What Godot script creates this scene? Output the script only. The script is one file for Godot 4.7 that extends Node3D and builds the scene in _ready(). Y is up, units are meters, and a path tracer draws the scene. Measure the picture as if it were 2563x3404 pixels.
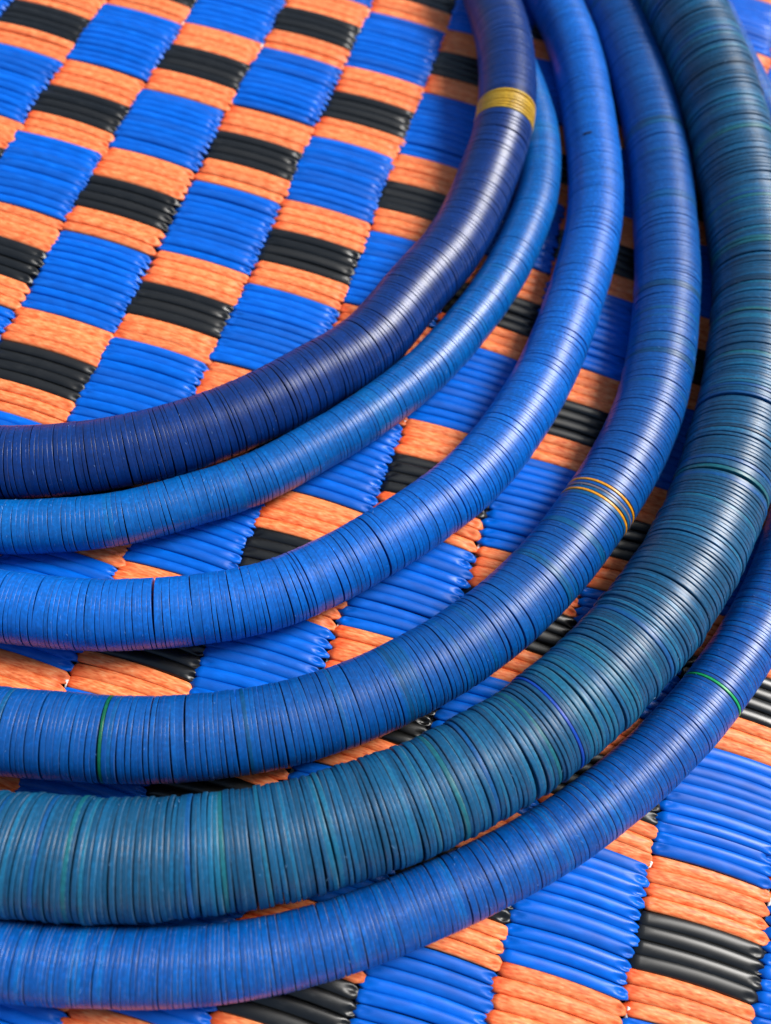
extends Node3D
# A close-up of six strands of thin vinyl disc beads lying on a woven mat of plastic straws.
# Lengths below are in widths of one column of the weave; S turns them into metres.
const S := 0.02
const ROW := 1.1122          # height of one row of the weave
const EYE := Vector3(1.4308, 8.0031, 4.9514)
const PALE := Color(0.74, 0.83, 0.97)  # vinyl rubbed pale; the meshes of a strand colour it
const FOCAL := 0.9417        # focal length over picture height
var rng := RandomNumberGenerator.new()
var right := Vector3(0.9575, 0.0933, -0.2730)
var up := Vector3(-0.2859, 0.4330, -0.8549)
var ahead := Vector3(-0.0385, -0.8966, -0.4412)
var covers := []             # [points, radius] of every strand, to know which straws are in view


func _ready():
	rng.seed = 77
	set_camera()
	set_light()
	make_ground()
	var strands := strand_list()
	for d in strands:
		d.line = resample(d.points)
		covers.append([d.line, d.r])
	make_mat()
	for d in strands:
		make_strand(d)


# ---------------------------------------------------------------- camera, light
func set_camera():
	var cam := Camera3D.new()
	cam.name = "camera"
	add_child(cam)
	cam.near = 0.01
	cam.far = 20.0
	var a := CameraAttributesPhysical.new()
	a.frustum_focal_length = 22.6
	a.exposure_aperture = 10.5
	a.frustum_focus_distance = 8.0 * S
	a.frustum_near = 0.01
	a.frustum_far = 20.0
	cam.attributes = a
	cam.fov = rad_to_deg(2.0 * atan(0.5 / FOCAL))
	cam.transform = Transform3D(Basis(right, up, -ahead).orthonormalized(), EYE * S)
	cam.current = true


func set_light():
	var sky_mat := ProceduralSkyMaterial.new()
	sky_mat.sky_top_color = Color(0.47, 0.57, 0.7)
	sky_mat.sky_horizon_color = Color(0.54, 0.6, 0.67)
	sky_mat.sky_curve = 0.2
	sky_mat.ground_bottom_color = Color(0.35, 0.33, 0.3)
	sky_mat.ground_horizon_color = Color(0.7, 0.7, 0.7)
	sky_mat.sun_angle_max = 40.0
	var sky := Sky.new()
	sky.sky_material = sky_mat
	var env := Environment.new()
	env.background_mode = Environment.BG_SKY
	env.sky = sky
	env.tonemap_mode = Environment.TONE_MAPPER_LINEAR
	env.tonemap_exposure = 1.08
	env.sdfgi_enabled = true
	env.ssao_enabled = true
	env.ssil_enabled = true
	var we := WorldEnvironment.new()
	we.name = "world_environment"
	we.environment = env
	add_child(we)
	var sun := DirectionalLight3D.new()
	sun.name = "sun"
	sun.light_energy = 1.55
	sun.light_angular_distance = 24.0
	sun.light_color = Color(1.0, 0.985, 0.965)
	sun.shadow_enabled = true
	add_child(sun)
	sun.look_at_from_position(Vector3(0.64, 1.0, -0.56), Vector3.ZERO, Vector3.UP)


# ---------------------------------------------------------------- helpers
func noise_texture(seed_: int, freq: float, ramp: Array, size := 512, kind := FastNoiseLite.TYPE_SIMPLEX_SMOOTH, octaves := 3) -> NoiseTexture2D:
	var n := FastNoiseLite.new()
	n.seed = seed_
	n.noise_type = kind
	n.frequency = freq
	n.fractal_octaves = octaves
	var t := NoiseTexture2D.new()
	t.width = size
	t.height = size
	t.seamless = true
	t.noise = n
	var g := Gradient.new()
	var offs := PackedFloat32Array()
	var cols := PackedColorArray()
	for p in ramp:
		offs.append(p[0])
		cols.append(p[1])
	g.offsets = offs
	g.colors = cols
	t.color_ramp = g
	return t


func grey(v: float) -> Color:
	return Color(v, v, v)


func unseen(p: Vector3) -> bool:
	# p in weave units: outside the picture
	var q := p - EYE
	var z := q.dot(ahead)
	return absf(q.dot(right) / z) > 0.5 / FOCAL * 0.753 * 1.03 or absf(q.dot(up) / z) > 0.5 / FOCAL * 1.02


func covered(p: Vector3) -> bool:
	var d := (EYE - p).normalized()
	for c in covers:
		var line: PackedVector3Array = c[0]
		var r2: float = c[1] * c[1] * 0.92
		for k in range(0, line.size(), 6):
			var w := line[k] - p
			if w.length_squared() > 4.0:
				continue
			if (w - d * w.dot(d)).length_squared() < r2:
				return true
	return false


func make_ground():
	var m := StandardMaterial3D.new()
	m.albedo_texture = noise_texture(5, 0.02, [[0.0, Color(0.42, 0.39, 0.35)], [1.0, Color(0.55, 0.52, 0.48)]])
	m.uv1_triplanar = true
	m.uv1_world_triplanar = true
	m.uv1_scale = Vector3.ONE * 4.0
	m.roughness = 0.9
	var b := BoxMesh.new()
	b.size = Vector3(6.0, 0.05, 6.0)
	b.material = m
	var o := MeshInstance3D.new()
	o.name = "ground"
	o.mesh = b
	o.position.y = -0.025 - 0.30 * S
	o.set_meta("kind", "structure")
	o.set_meta("label", "plain ground that the woven plastic straw mat lies on")
	o.set_meta("category", "ground")
	add_child(o)


# ---------------------------------------------------------------- the mat
func straw_material(kind: String) -> StandardMaterial3D:
	var m := StandardMaterial3D.new()
	m.uv1_triplanar = true
	m.uv1_world_triplanar = true
	m.vertex_color_use_as_albedo = true
	if kind == "blue":
		m.albedo_texture = noise_texture(11, 0.03, [[0.0, Color(0.0, 0.33, 0.72)], [0.6, Color(0.0, 0.375, 0.79)], [0.85, Color(0.0, 0.4, 0.83)], [1.0, Color(0.12, 0.47, 0.88)]])
		m.uv1_scale = Vector3(14, 45, 45)
		m.roughness = 0.36
		m.metallic_specular = 0.34
	elif kind == "orange":
		m.albedo_texture = noise_texture(12, 0.05, [[0.0, Color(0.72, 0.3, 0.14)], [0.22, Color(0.9, 0.4, 0.2)], [0.45, Color(0.98, 0.51, 0.29)], [0.7, Color(1.0, 0.57, 0.34)], [1.0, Color(1.0, 0.75, 0.54)]], 512, FastNoiseLite.TYPE_SIMPLEX, 5)
		m.uv1_scale = Vector3(14, 70, 70)
		m.roughness = 0.5
		m.metallic_specular = 0.4
	else:
		m.albedo_texture = noise_texture(13, 0.03, [[0.0, Color(0.05, 0.05, 0.048)], [0.7, Color(0.08, 0.08, 0.076)], [1.0, Color(0.18, 0.18, 0.17)]])
		m.uv1_scale = Vector3(14, 45, 45)
		m.roughness = 0.36
	return m


func bump(x: float) -> float:
	x = clampf(x, 0.0, 1.0)
	return x * x * (3.0 - 2.0 * x)


func straw_mesh(wide: float, orange: bool) -> ArrayMesh:
	# one length of flattened tube, pinched at both ends where it dives between the threads; x along, unit length, centred on 0
	var around := 13
	var stops := [0.0, 0.012, 0.028, 0.045, 0.065, 0.09, 0.12, 0.16, 0.24, 0.36, 0.5, 0.64, 0.76, 0.84, 0.88, 0.91, 0.935, 0.955, 0.972, 0.988, 1.0]
	var st := SurfaceTool.new()
	st.begin(Mesh.PRIMITIVE_TRIANGLES)
	var a0 := rng.randf_range(-0.065, -0.025)
	var a1 := rng.randf_range(0.025, 0.065)
	var bend := rng.randf_range(-0.027, -0.018)
	var lean := rng.randf_range(-0.004, 0.004)
	var crown := rng.randf_range(0.005, 0.02)
	var dent0 := rng.randf_range(0.015, 0.04) if rng.randf() < 0.7 else 0.004
	var dent1 := rng.randf_range(0.022, 0.055)
	var dx0 := rng.randf_range(0.07, 0.1)
	var dx1 := rng.randf_range(0.9, 0.935)
	var dz := rng.randf_range(-0.3, 0.3)
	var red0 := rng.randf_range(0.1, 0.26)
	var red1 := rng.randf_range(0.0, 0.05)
	var long0 := rng.randf_range(0.04, 0.065)
	var long1 := rng.randf_range(0.06, 0.095)
	var flat_ := rng.randf_range(0.5, 0.56)
	for s in stops:
		var x: float = lerpf(-0.5 + a0, 0.5 + a1, s)
		var e := minf(clampf(s / long0, 0, 1), clampf((1.0 - s) / long1, 0, 1))
		var w: float = wide * 0.5 * lerpf(0.28, 1.0, e)
		var top: float = -0.052 * (1.0 - minf(bump((s + 0.01) / 0.085), bump((1.01 - s) / 0.085))) + crown * sin(PI * s)
		var t := w * lerpf(0.8, flat_, e)
		var zc: float = bend * sin(PI * s) + lean * (s - 0.5) * 2.0
		for k in around:
			var f := lerpf(-1.0, 1.0, float(k) / (around - 1))
			var ang := f * 1.95
			var z := sin(ang) * w
			var y := signf(cos(ang)) * pow(absf(cos(ang)), 0.82) * t - t
			var d0 := exp(-pow((s - dx0) / 0.03, 2.0) - pow((sin(ang) - dz) / 0.4, 2.0)) * dent0
			var d1 := exp(-pow((s - dx1) / 0.038, 2.0) - pow((sin(ang) + dz) / 0.4, 2.0)) * dent1
			if orange:
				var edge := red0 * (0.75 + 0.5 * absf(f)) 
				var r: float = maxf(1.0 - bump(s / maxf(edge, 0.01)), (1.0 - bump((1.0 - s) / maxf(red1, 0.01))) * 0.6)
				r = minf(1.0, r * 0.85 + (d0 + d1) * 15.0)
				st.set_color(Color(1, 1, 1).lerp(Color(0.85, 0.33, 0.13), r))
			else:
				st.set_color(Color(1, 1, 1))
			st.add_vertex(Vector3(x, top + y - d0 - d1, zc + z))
	for i in stops.size() - 1:
		for k in around - 1:
			var a := i * around + k
			var b := a + around
			for q in [a, a + 1, b, b, a + 1, b + 1]:
				st.add_index(q)
	st.generate_normals()
	return st.commit()


func make_mat():
	var mat := Node3D.new()
	mat.name = "woven_mat"
	add_child(mat)
	mat.set_meta("label", "woven plastic straw mat in blue, orange and black blocks under all the bead strands")
	mat.set_meta("category", "mat")
	var kinds := ["blue", "orange", "black"]
	var mats := {}
	var shapes := {}
	for k in kinds:
		mats[k] = straw_material(k)
		shapes[k] = []
		for n in 9:
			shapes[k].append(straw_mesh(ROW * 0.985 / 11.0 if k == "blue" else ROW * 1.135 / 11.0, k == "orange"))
	var tones := {}
	for k in kinds:
		tones[k] = []
		for n in 4:
			var m: StandardMaterial3D = mats[k].duplicate()
			var g: float = [1.0, 0.95, 0.9, 0.97][n]
			m.albedo_color = Color(g, g, g)
			m.roughness += [0.0, 0.05, 0.1, -0.05][n]
			tones[k].append(m)
	var sag := FastNoiseLite.new()
	sag.seed = 9
	sag.frequency = 0.35
	var pieces := []
	for c in range(-3, 12):
		for v in range(-4, 11):
			var blue := posmod(c + v, 2) == 0
			var lift := rng.randf_range(-0.012, 0.012)
			var skew := rng.randf_range(-0.01, 0.006)
			for n in 11:
				var f := (n + 0.5) / 11.0
				var at := v + (lerpf(0.045, 0.955, f) if blue else lerpf(-0.04, 1.04, f))
				var kind := "blue" if blue else "black" if n >= 4 and n < 8 else "orange"
				var p := Vector3(c + 0.5 - 4.0 + rng.randf_range(-0.008, 0.008), lift + rng.randf_range(-0.006, 0.005), (at - 4.0) * ROW + rng.randf_range(-0.003, 0.003))
				p += Vector3(sag.get_noise_2d(p.x, p.z), 0, sag.get_noise_2d(p.x, p.z + 50.0)) * 0.06
				# the weave draws in a little towards the middle of a block
				p.y += 0.02 * sin(PI * f)
				var b := Basis.from_euler(Vector3(rng.randf_range(-0.1, 0.1), skew + rng.randf_range(-0.003, 0.003) - (0.012 if rng.randf() < 0.04 else 0.0), 0))
				b = b.scaled_local(Vector3(0.985 if blue else 0.995, 1, rng.randf_range(0.96, 1.05)))
				var shape: ArrayMesh = shapes[kind][rng.randi() % 9]
				var seen := 0.0
				var far := (p - EYE).length()
				if far < 16.0:
					for t in [-0.45, -0.3, -0.1, 0.1, 0.3, 0.45]:
						var w: Vector3 = p + b.x * t
						if not unseen(w) and not covered(w):
							seen += 1.0 / (far * far)
				pieces.append({"kind": kind, "mesh": shape, "at": Transform3D(b * S, p * S), "seen": seen})
	pieces.sort_custom(func(a, b): return a.seen > b.seen)
	var count := {"blue": 0, "orange": 0, "black": 0}
	var rest := {}
	for k in kinds:
		rest[k] = SurfaceTool.new()
		rest[k].begin(Mesh.PRIMITIVE_TRIANGLES)
	for p in pieces:
		var k: String = p.kind
		if count[k] < 300 and p.seen > 0.0:
			var o := MeshInstance3D.new()
			o.name = k + "_straw" + ("" if count[k] == 0 else "_%03d" % count[k])
			o.mesh = p.mesh
			o.material_override = tones[k][rng.randi() % 4]
			o.transform = p.at
			mat.add_child(o, true)
			count[k] += 1
		else:
			rest[k].append_from(p.mesh, 0, p.at)
	print("straws in view ", count)
	var joined := ArrayMesh.new()
	for n in 3:
		joined = rest[kinds[n]].commit(joined)
		joined.surface_set_material(n, mats[kinds[n]])
	var o := MeshInstance3D.new()
	o.name = "straws"
	o.mesh = joined
	o.set_meta("kind", "stuff")
	mat.add_child(o, true)
	# plain sheet for the straws beneath, their shade put into its dark blue
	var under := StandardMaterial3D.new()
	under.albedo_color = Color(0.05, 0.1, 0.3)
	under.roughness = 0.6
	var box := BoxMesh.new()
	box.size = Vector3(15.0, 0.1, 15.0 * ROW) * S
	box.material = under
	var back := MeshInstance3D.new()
	back.name = "shaded_under_sheet"
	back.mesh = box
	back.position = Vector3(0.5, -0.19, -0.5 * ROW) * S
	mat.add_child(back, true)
	# white threads that tie the straws along every column edge
	var white := StandardMaterial3D.new()
	white.albedo_color = Color(0.86, 0.85, 0.82)
	white.roughness = 0.6
	for c in range(-3, 13):
		var st := SurfaceTool.new()
		st.begin(Mesh.PRIMITIVE_TRIANGLES)
		var n := 260
		for i in n:
			var v := lerpf(-4.0, 11.0, float(i) / (n - 1))
			var y := -0.1 + 0.022 * sin(v * TAU * 3.1 + c) + rng.randf_range(-0.02, 0.02)
			var fr := absf(v - roundf(v))
			y += 0.055 * exp(-pow(fr / 0.03, 2.0))
			var x := c - 4.0 + rng.randf_range(-0.01, 0.01)
			for k in 6:
				var a := TAU * k / 6.0
				st.add_vertex(Vector3(x + cos(a) * 0.016, y + sin(a) * 0.016, (v - 4.0) * ROW) * S)
		for i in n - 1:
			for k in 6:
				var a := i * 6 + k
				var b := i * 6 + (k + 1) % 6
				for q in [a, a + 6, b, b, a + 6, b + 6]:
					st.add_index(q)
		st.generate_normals()
		var t := MeshInstance3D.new()
		t.name = "white_thread" + ("" if c == -3 else "_%03d" % (c + 3))
		t.mesh = st.commit()
		t.material_override = white
		mat.add_child(t, true)


# ---------------------------------------------------------------- the strands
func strand_list() -> Array:
	# points: x, height of the underside above the mat, z
	return [
		{"r": 0.3221, "thick": 0.036, "chamfer": 0.07, "snug": 0.60, "jit": 0.006, "wear": 0.12, "rough": 0.35,
		"label": "navy blue bead strand, innermost of the six, with a band of yellow discs",
		"tints": [[8, Color(0.005, 0.159, 0.464)], [4, Color(0.006, 0.170, 0.489)], [2, Color(0.005, 0.144, 0.435)], [1, Color(0.008, 0.184, 0.502)]],
		"special": [[1.05, -3.73, "yellow", 7.2]], "gaps": [[0.4, -0.45, 0.1]],
		"points": [Vector3(0.11, 0.13, -6.37), Vector3(0.56, 0.13, -5.47), Vector3(0.85, 0.23, -4.64), Vector3(1.04, 0.21, -3.78), Vector3(1.05, 0.06, -2.91), Vector3(0.95, 0.00, -2.07), Vector3(0.71, 0.00, -1.28), Vector3(0.44, 0.00, -0.51), Vector3(-0.01, 0.00, 0.14), Vector3(-0.53, 0.00, 0.74), Vector3(-1.14, 0.00, 1.24), Vector3(-1.82, 0.00, 1.62), Vector3(-2.55, 0.00, 1.86), Vector3(-3.31, 0.00, 1.95), Vector3(-4.08, 0.00, 1.92)]},
		{"r": 0.2358, "thick": 0.036, "chamfer": 0.06, "snug": 0.65, "jit": 0.006, "wear": 0.12, "rough": 0.35,
		"label": "thinnest strand, teal blue, tucked beneath the navy strand with yellow band",
		"tints": [[8, Color(0.010, 0.328, 0.705)], [4, Color(0.010, 0.312, 0.680)], [3, Color(0.016, 0.345, 0.729)], [1, Color(0.028, 0.349, 0.705)]],
		"special": [], "gaps": [],
		"points": [Vector3(0.950, 0.00, -5.010), Vector3(1.400, 0.00, -4.110), Vector3(1.610, 0.00, -3.190), Vector3(1.575, 0.00, -2.260), Vector3(1.396, 0.00, -1.406), Vector3(1.128, 0.00, -0.642), Vector3(0.772, 0.00, 0.029), Vector3(0.360, 0.00, 0.618), Vector3(-0.080, 0.00, 1.148), Vector3(-0.590, 0.00, 1.578), Vector3(-1.126, 0.00, 1.944), Vector3(-1.711, 0.00, 2.213), Vector3(-2.384, 0.00, 2.414), Vector3(-3.100, 0.00, 2.480), Vector3(-3.850, 0.00, 2.440)]},
		{"r": 0.2968, "thick": 0.032, "chamfer": 0.05, "snug": 0.55, "jit": 0.008, "wear": 0.12, "rough": 0.38,
		"label": "plain bright royal blue bead strand, third from the inside of the curve",
		"tints": [[9, Color(0.010, 0.348, 0.803)], [4, Color(0.009, 0.333, 0.776)], [3, Color(0.013, 0.364, 0.825)], [1, Color(0.013, 0.328, 0.750)]],
		"chip": Vector3(2.02, 0, -3.85), "special": [[-0.47, 2.73, "violet", 1]], "gaps": [[-0.42, 2.72, 0.4], [1.15, 1.55, 0.5], [0.62, 2.05, 0.3]],
		"points": [Vector3(0.41, 0.02, -7.58), Vector3(0.86, 0.02, -6.68), Vector3(1.51, 0.03, -5.53), Vector3(1.97, 0.01, -4.28), Vector3(2.27, 0.00, -3.01), Vector3(2.28, 0.00, -1.75), Vector3(2.13, 0.00, -0.54), Vector3(1.76, 0.00, 0.56), Vector3(1.13, 0.00, 1.47), Vector3(0.35, 0.00, 2.25), Vector3(-0.66, 0.00, 2.74), Vector3(-1.76, 0.00, 3.00), Vector3(-2.89, 0.00, 3.05), Vector3(-4.00, 0.00, 2.98), Vector3(-5.04, 0.00, 2.8)]},
		{"r": 0.3355, "thick": 0.034, "chamfer": 0.10, "snug": 0.30, "jit": 0.008, "wear": 0.12, "rough": 0.38,
		"label": "medium blue bead strand with two orange-yellow discs and one green disc",
		"tints": [[9, Color(0.009, 0.288, 0.654)], [4, Color(0.009, 0.274, 0.629)], [3, Color(0.012, 0.303, 0.669)], [1, Color(0.017, 0.303, 0.618)], [0.6, Color(0.028, 0.307, 0.577)], [0.4, Color(0.017, 0.263, 0.516)]],
		"special": [[2.93, 0.47, "amber", 1], [2.905, 0.53, "buff", 1], [2.885, 0.585, "amber", 1], [-0.41, 3.72, "green", 1]], "gaps": [[-0.05, 3.62, 0.35]],
		"points": [Vector3(1.69, 0.00, -6.67), Vector3(2.14, 0.00, -5.77), Vector3(2.64, 0.00, -4.55), Vector3(2.99, 0.00, -3.27), Vector3(3.20, 0.00, -1.99), Vector3(3.22, 0.00, -0.72), Vector3(2.95, 0.00, 0.47), Vector3(2.47, 0.00, 1.56), Vector3(1.80, 0.00, 2.46), Vector3(1.00, 0.00, 3.14), Vector3(0.09, 0.00, 3.59), Vector3(-0.88, 0.00, 3.85), Vector3(-1.85, 0.00, 4.02), Vector3(-2.83, 0.00, 4.12), Vector3(-3.82, 0.00, 4.08)]},
		{"r": 0.4331, "thick": 0.037, "chamfer": 0.15, "snug": 0.20, "jit": 0.020, "wear": 0.18, "rough": 0.38,
		"label": "thickest strand, faded teal blue discs streaked with green, uneven edges",
		"tints": [[7, Color(0.042, 0.286, 0.499)], [5, Color(0.031, 0.262, 0.461)], [4, Color(0.042, 0.316, 0.547)], [2, Color(0.083, 0.356, 0.557)], [1.0, Color(0.125, 0.415, 0.586)], [0.6, Color(0.156, 0.385, 0.480)], [1.0, Color(0.021, 0.286, 0.576)], [0.5, Color(0.042, 0.217, 0.384)]],
		"special": [[2.86, 2.64, "royal", 1]], "gaps": [[1.78, 3.72, 0.6], [2.62, 2.96, 0.4], [3.98, -0.8, 0.4], [3.93, 0.07, 0.3], [4.0, -2.6, 0.5], [3.75, -3.6, 0.5], [3.5, -4.3, 0.4]],
		"points": [Vector3(1.69, 0.30, -7.86), Vector3(2.14, 0.30, -6.96), Vector3(2.94, 0.30, -5.51), Vector3(3.60, 0.15, -3.98), Vector3(4.05, 0.02, -2.39), Vector3(4.07, 0.00, -0.78), Vector3(3.83, 0.00, 0.75), Vector3(3.25, 0.00, 2.05), Vector3(2.42, 0.00, 3.13), Vector3(1.39, 0.00, 3.94), Vector3(0.27, 0.00, 4.47), Vector3(-0.94, 0.00, 4.77), Vector3(-2.14, 0.00, 4.94), Vector3(-3.34, 0.00, 4.96), Vector3(-4.53, 0.00, 4.86)]},
		{"r": 0.2701, "thick": 0.032, "chamfer": 0.11, "snug": 0.75, "jit": 0.004, "wear": 0.30, "rough": 0.36,
		"label": "deep blue outermost bead strand with one bright green disc at lower right",
		"tints": [[8, Color(0.005, 0.286, 0.672)], [4, Color(0.005, 0.270, 0.646)], [3, Color(0.006, 0.309, 0.705)], [1.5, Color(0.013, 0.341, 0.726)]],
		"special": [[4.17, 1.91, "mint", 1]], "gaps": [],
		"points": [Vector3(3.08, 0.00, -6.78), Vector3(3.53, 0.00, -5.88), Vector3(4.16, 0.00, -4.62), Vector3(4.62, 0.00, -3.29), Vector3(4.85, 0.00, -1.91), Vector3(4.85, 0.00, -0.51), Vector3(4.62, 0.00, 0.87), Vector3(4.08, 0.00, 2.15), Vector3(3.28, 0.00, 3.28), Vector3(2.27, 0.00, 4.20), Vector3(1.12, 0.00, 4.92), Vector3(-0.16, 0.00, 5.32), Vector3(-1.49, 0.00, 5.53), Vector3(-2.83, 0.00, 5.64), Vector3(-4.17, 0.00, 5.60)]},
	]


func resample(points: Array) -> PackedVector3Array:
	# a smooth line through the points, one vertex per hundredth of a column
	var dense := PackedVector3Array()
	var n := points.size()
	for i in n - 1:
		var b: Vector3 = points[i]
		var c: Vector3 = points[i + 1]
		var a: Vector3 = points[i - 1] if i > 0 else b * 2.0 - c
		var d: Vector3 = points[i + 2] if i + 2 < n else c * 2.0 - b
		for k in 60:
			dense.append(b.cubic_interpolate(c, a, d, k / 60.0))
	dense.append(points[n - 1])
	# smooth out the joints
	for pass_ in 40:
		var prev := dense[0]
		for i in range(1, dense.size() - 1):
			var here := dense[i]
			dense[i] = (prev + here * 2.0 + dense[i + 1]) * 0.25
			prev = here
	# no strand lies in a perfect curve
	var wobble := FastNoiseLite.new()
	wobble.seed = int(absf(points[0].x) * 100.0)
	wobble.frequency = 0.012
	for i in dense.size():
		dense[i] += Vector3(wobble.get_noise_2d(i, 0), 0, wobble.get_noise_2d(i, 500)) * 0.009
	var out := PackedVector3Array()
	var carry := 0.0
	for i in dense.size() - 1:
		var seg := dense[i].distance_to(dense[i + 1])
		while carry <= seg:
			out.append(dense[i].lerp(dense[i + 1], carry / seg))
			carry += 0.01
		carry -= seg
	return out


func disc_mesh(r: float, thick: float, chamfer: float, body: Color, wear: float) -> ArrayMesh:
	# a disc with its axis along y, a hole for the cord and rubbed edges (chamfer as a share of the thickness)
	var n := 40
	var c := chamfer * thick
	var h := thick * 0.5
	var rings := [
		[r * 0.22, -h, Vector2(0, -1)], [r - c, -h, Vector2(0, -1)],
		[r - c, -h, Vector2(0.6, -0.8)], [r, -h + c, Vector2(0.97, -0.24)],
		[r, -h + c, Vector2(0.998, -0.05)], [r, h - c, Vector2(0.998, 0.05)],
		[r, h - c, Vector2(0.97, 0.24)], [r - c, h, Vector2(0.6, 0.8)],
		[r - c, h, Vector2(0, 1)], [r * 0.22, h, Vector2(0, 1)]]
	var st := SurfaceTool.new()
	st.begin(Mesh.PRIMITIVE_TRIANGLES)
	for ring in rings:
		var nn: Vector2 = ring[2]
		var corner: bool = ring[0] > r * 0.5 and absf(nn.x) > 0.5 and absf(nn.x) < 0.98 
		var run := 0.0
		for k in n:
			var a := TAU * k / n
			if k % 3 == 0:
				run = maxf(0.0, rng.randf_range(-0.6, 1.0)) * wear
			# the corners are scuffed pale in short dashes
			st.set_color(body.lerp(Color(0.8, 0.8, 0.8), run if corner else 0.0))
			st.set_normal(Vector3(cos(a) * nn.x, nn.y, sin(a) * nn.x))
			st.add_vertex(Vector3(cos(a) * ring[0], ring[1], sin(a) * ring[0]))
	for s in [0, 2, 4, 6, 8]:
		for k in n:
			var a: int = s * n + k
			var b: int = s * n + (k + 1) % n
			for q in [a, b, a + n, a + n, b, b + n]:
				st.add_index(q)
	return st.commit()


func bead_material(c: Color, wear: Texture2D, rough: float) -> StandardMaterial3D:
	var m := StandardMaterial3D.new()
	m.albedo_color = c
	m.albedo_texture = wear
	m.vertex_color_use_as_albedo = true
	m.uv1_triplanar = true
	m.uv1_world_triplanar = true
	m.uv1_scale = Vector3.ONE * 30.0
	m.roughness = rough
	m.metallic_specular = 0.5
	return m


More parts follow.
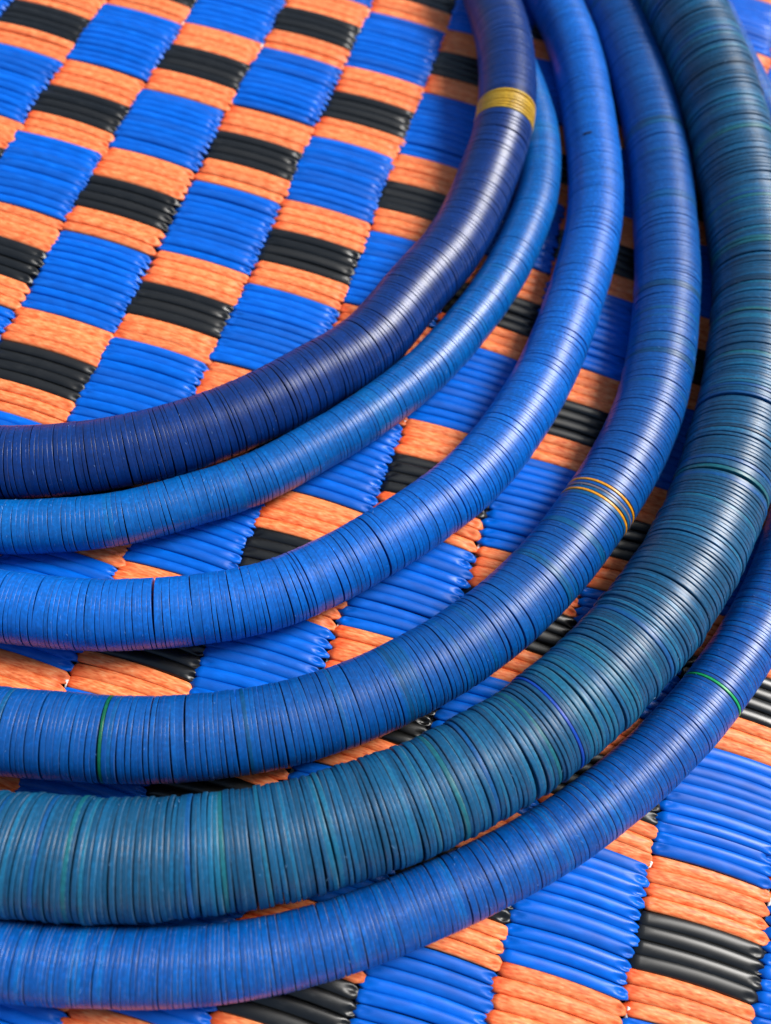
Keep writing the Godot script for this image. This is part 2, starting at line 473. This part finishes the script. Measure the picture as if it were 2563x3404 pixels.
func make_strand(d: Dictionary):
	var line: PackedVector3Array = d.line
	var r: float = d.r
	var o := Node3D.new()
	o.name = "bead_strand"
	var n_before := get_children().filter(func(c): return String(c.name).begins_with("bead_strand")).size()
	if n_before > 0:
		o.name = "bead_strand_%03d" % n_before
	add_child(o)
	var mid := line[line.size() / 2]
	var base := Vector3(mid.x, 0, mid.z)
	o.position = base * S
	o.set_meta("label", d.label)
	o.set_meta("category", "bead strand")
	o.set_meta("group", "strands of vinyl disc beads curving over the mat")
	var wear := noise_texture(100 + n_before, 0.06, [[0.0, grey(0.72)], [0.35, grey(0.83)], [0.66, grey(0.86)], [0.74, grey(0.97)], [1.0, grey(1.0)]], 512, FastNoiseLite.TYPE_SIMPLEX, 5)
	var special_colours := {"yellow": Color(0.88, 0.7, 0.2), "amber": Color(1.0, 0.66, 0.1), "buff": Color(0.5, 0.47, 0.52), "green": Color(0.03, 0.42, 0.28), "mint": Color(0.1, 0.72, 0.4), "royal": Color(0.02, 0.3, 0.74), "violet": Color(0.05, 0.2, 0.62)}
	var special_mats := {}
	for k in special_colours:
		special_mats[k] = bead_material(special_colours[k], wear, 0.36)
		special_mats[k].vertex_color_use_as_albedo = false
	var shapes := []
	var main: Color = d.tints[0][1]
	var body := Color(0, 0, 0)
	var lin := main.srgb_to_linear()
	var pale := PALE.srgb_to_linear()
	var room := minf(1.6, 0.97 * pale.b / lin.b)
	for k in 3:
		body[k] = minf(1.0, lin[k] * room / pale[k])
	for k in 14:
		var thick_k: float = d.thick * (0.8 + 0.031 * k)
		var close: float = 0.985 if rng.randf() < d.snug else rng.randf_range(0.92, 0.965)
		shapes.append([thick_k, disc_mesh(r, thick_k * close, d.chamfer * rng.randf_range(0.7, 1.4), body, d.wear)])
	var mats := []
	var odds := []
	var total := 0.0
	for t in d.tints:
		var c := Color(0, 0, 0)
		for k in 3:
			c[k] = minf(1.0, t[1].srgb_to_linear()[k] / maxf(0.0001, lin[k]) / room)
		mats.append(bead_material(c.linear_to_srgb(), wear, d.rough))
		total += t[0]
		odds.append(total)
	var proud := disc_mesh(r * 1.008, d.thick * 0.7, 0.2, Color(1, 1, 1), 0.0)
	var drift := FastNoiseLite.new()
	drift.seed = 40 + n_before
	drift.frequency = 0.9
	# lay the discs one after another
	var discs := []
	var s := 0.05
	var length := (line.size() - 1) * 0.01
	var last := -1
	while s < length - 0.08:
		var cut: Array = shapes[rng.randi() % shapes.size()]
		var thick: float = cut[0]
		var at := s + thick * 0.5
		var i := int(at * 100.0)
		var p := line[i].lerp(line[mini(i + 1, line.size() - 1)], at * 100.0 - i)
		var t := (line[mini(i + 6, line.size() - 1)] - line[maxi(i - 6, 0)]).normalized()
		var special := ""
		for sp in d.special:
			var here := Vector3(p.x - sp[0], 0, p.z - sp[1])
			if here.length() < r * 1.5 and absf(here.dot(t)) < d.thick * 0.5 * sp[3]:
				special = sp[2]
		if special != "":
			thick = d.thick
		var pick := 0
		var roll := rng.randf() * total
		while odds[pick] < roll:
			pick += 1
		if last >= 0 and rng.randf() < 0.15:
			pick = last
		last = pick
		var grow: float = 1.0 + rng.randfn(0.0, 0.35) * d.jit + drift.get_noise_2d(at, 40.0) * d.jit
		var side := t.cross(Vector3.UP).normalized()
		var over := side.cross(t).normalized()
		var off: Vector3 = (side * (drift.get_noise_2d(at, 0.0) * 1.6 + rng.randfn(0.0, 0.4)) + over * rng.randfn(0.0, 0.25)) * d.jit * r
		var lean: Vector3 = t + side * (rng.randfn(0.0, 0.012) + drift.get_noise_2d(at, 90.0) * d.jit * 3.0) + over * rng.randfn(0.0, 0.01)
		lean = lean.normalized()
		side = lean.cross(over).normalized()
		over = side.cross(lean).normalized()
		var turn := rng.randf() * TAU
		var bx := side * cos(turn) + over * sin(turn)
		var bz := bx.cross(lean)
		var b := Basis(bx, lean, bz).scaled_local(Vector3.ONE * grow)
		var where := Transform3D(b * S, (p + Vector3.UP * r + off - base) * S)
		var rim := p + Vector3.UP * r * 2.0
		var seen := 0.0 if unseen(rim) and unseen(p + Vector3.UP * r) else 1.0 / (rim - EYE).length_squared()
		discs.append({"mesh": cut[1] if special == "" else proud, "pick": pick, "special": special, "at": where, "seen": seen})
		s += thick
		if rng.randf() < 0.05:
			s += rng.randf_range(0.03, 0.15) * thick
		for g in d.gaps:
			if Vector2(p.x - g[0], p.z - g[1]).length() < maxf(thick * 0.75, r * 0.35) and not g.has(true):
				if Vector2(p.x - g[0], p.z - g[1]).dot(Vector2(t.x, t.z)) > -thick * 0.5:
					s += g[2] * d.thick
					g.append(true)
	discs.sort_custom(func(a, b): return a.seen > b.seen or (a.seen == b.seen and a.at.origin.x > b.at.origin.x))
	var rest := {}
	var n := 0
	for e in discs:
		var m: Material = mats[e.pick] if e.special == "" else special_mats[e.special]
		if e.seen > 0.0 and n < 300 or e.special != "":
			var q := MeshInstance3D.new()
			q.name = ("disc_bead" if n == 0 else "disc_bead_%03d" % n)
			q.mesh = e.mesh
			q.material_override = m
			q.transform = e.at
			if e.special != "":
				q.set_meta("label", {"yellow": "yellow disc", "amber": "orange-yellow disc", "buff": "greyish disc", "green": "dark green disc", "mint": "bright green disc", "royal": "bright blue disc", "violet": "violet blue disc"}[e.special])
			o.add_child(q, true)
			n += 1
		else:
			if not rest.has(e.pick):
				rest[e.pick] = SurfaceTool.new()
				rest[e.pick].begin(Mesh.PRIMITIVE_TRIANGLES)
			rest[e.pick].append_from(e.mesh, 0, e.at)
	print(o.name, " discs ", discs.size(), " single ", n)
	var joined := ArrayMesh.new()
	for k in rest:
		joined = rest[k].commit(joined)
		joined.surface_set_material(joined.get_surface_count() - 1, mats[k])
	if joined.get_surface_count() > 0:
		var q := MeshInstance3D.new()
		q.name = "disc_beads"
		q.mesh = joined
		q.set_meta("kind", "stuff")
		o.add_child(q, true)
	if d.has("chip"):
		var near := 0
		for i in line.size():
			if Vector2(line[i].x - d.chip.x, line[i].z - d.chip.z).length() < Vector2(line[near].x - d.chip.x, line[near].z - d.chip.z).length():
				near = i
		var t := (line[near + 3] - line[near - 3]).normalized()
		var c := line[near] + Vector3.UP * r
		var out := (EYE - c).normalized() + t.cross(Vector3.UP) * 0.1
		out = (out - t * out.dot(t)).normalized()
		var ball := SphereMesh.new()
		ball.radius = 1.0
		ball.height = 2.0
		ball.radial_segments = 16
		ball.rings = 8
		var dark := StandardMaterial3D.new()
		dark.albedo_color = Color(0.03, 0.05, 0.12)
		dark.roughness = 0.8
		var mark := MeshInstance3D.new()
		mark.name = "nick"
		mark.mesh = ball
		mark.material_override = dark
		mark.set_meta("label", "small dark nick")
		var along := out.cross(t).normalized()
		mark.transform = Transform3D(Basis(along * 0.05 * S, out * 0.012 * S, t * 0.014 * S), (c + out * r * 0.995 - base) * S)
		o.add_child(mark, true)
	add_scuffs(o, d, base, r, line, drift)
	# the cord through the holes
	var st := SurfaceTool.new()
	st.begin(Mesh.PRIMITIVE_TRIANGLES)
	var rows := 0
	for i in range(0, line.size(), 10):
		var t := (line[mini(i + 3, line.size() - 1)] - line[maxi(i - 3, 0)]).normalized()
		var side := t.cross(Vector3.UP).normalized()
		for k in 8:
			var a := TAU * k / 8.0
			st.add_vertex((line[i] + Vector3.UP * r + (side * cos(a) + side.cross(t) * sin(a)) * r * 0.2 - base) * S)
		rows += 1
	for i in rows - 1:
		for k in 8:
			var a := i * 8 + k
			var b := i * 8 + (k + 1) % 8
			for q in [a, b, a + 8, a + 8, b, b + 8]:
				st.add_index(q)
	st.generate_normals()
	var cm := StandardMaterial3D.new()
	cm.albedo_color = Color(0.12, 0.12, 0.14)
	cm.roughness = 0.9
	var cord := MeshInstance3D.new()
	cord.name = "cord"
	cord.mesh = st.commit()
	cord.material_override = cm
	o.add_child(cord, true)


func add_scuffs(o: Node3D, d: Dictionary, base: Vector3, r: float, line: PackedVector3Array, drift: FastNoiseLite):
	# short pale scratches and flecks of grit on the rims, too small to pick apart
	var st := SurfaceTool.new()
	st.begin(Mesh.PRIMITIVE_TRIANGLES)
	var n := int(line.size() * (0.12 + d.wear * 0.5))
	for k in n:
		var i := rng.randi_range(10, line.size() - 11)
		var t := (line[i + 4] - line[i - 4]).normalized()
		var side := t.cross(Vector3.UP).normalized()
		var over := side.cross(t).normalized()
		var a := rng.randf_range(-1.5, 1.5)
		var out := over * cos(a) + side * sin(a)
		var tang := out.cross(t)
		var c := line[i] + Vector3.UP * r + out * (r * 1.004)
		var dir := (tang * rng.randf_range(0.4, 1.0) + t * rng.randf_range(-0.6, 0.6)).normalized()
		var long_: float = rng.randf_range(0.006, 0.03) if rng.randf() < 0.85 else rng.randf_range(0.03, 0.07)
		var wide := rng.randf_range(0.0015, 0.0035)
		var across := dir.cross(out).normalized()
		var p := [c - dir * long_ * 0.5, c + across * wide, c + dir * long_ * 0.5, c - across * wide, c + out * 0.003]
		for q in [[0, 1, 4], [1, 2, 4], [2, 3, 4], [3, 0, 4]]:
			for m in q:
				st.add_vertex((p[m] - base) * S)
	st.generate_normals()
	var m := StandardMaterial3D.new()
	m.albedo_color = (d.tints[0][1] as Color).lerp(Color(0.8, 0.85, 0.92), 0.42)
	m.roughness = 0.8
	var q := MeshInstance3D.new()
	q.name = "scuffs"
	q.mesh = st.commit()
	q.material_override = m
	q.set_meta("kind", "stuff")
	o.add_child(q, true)
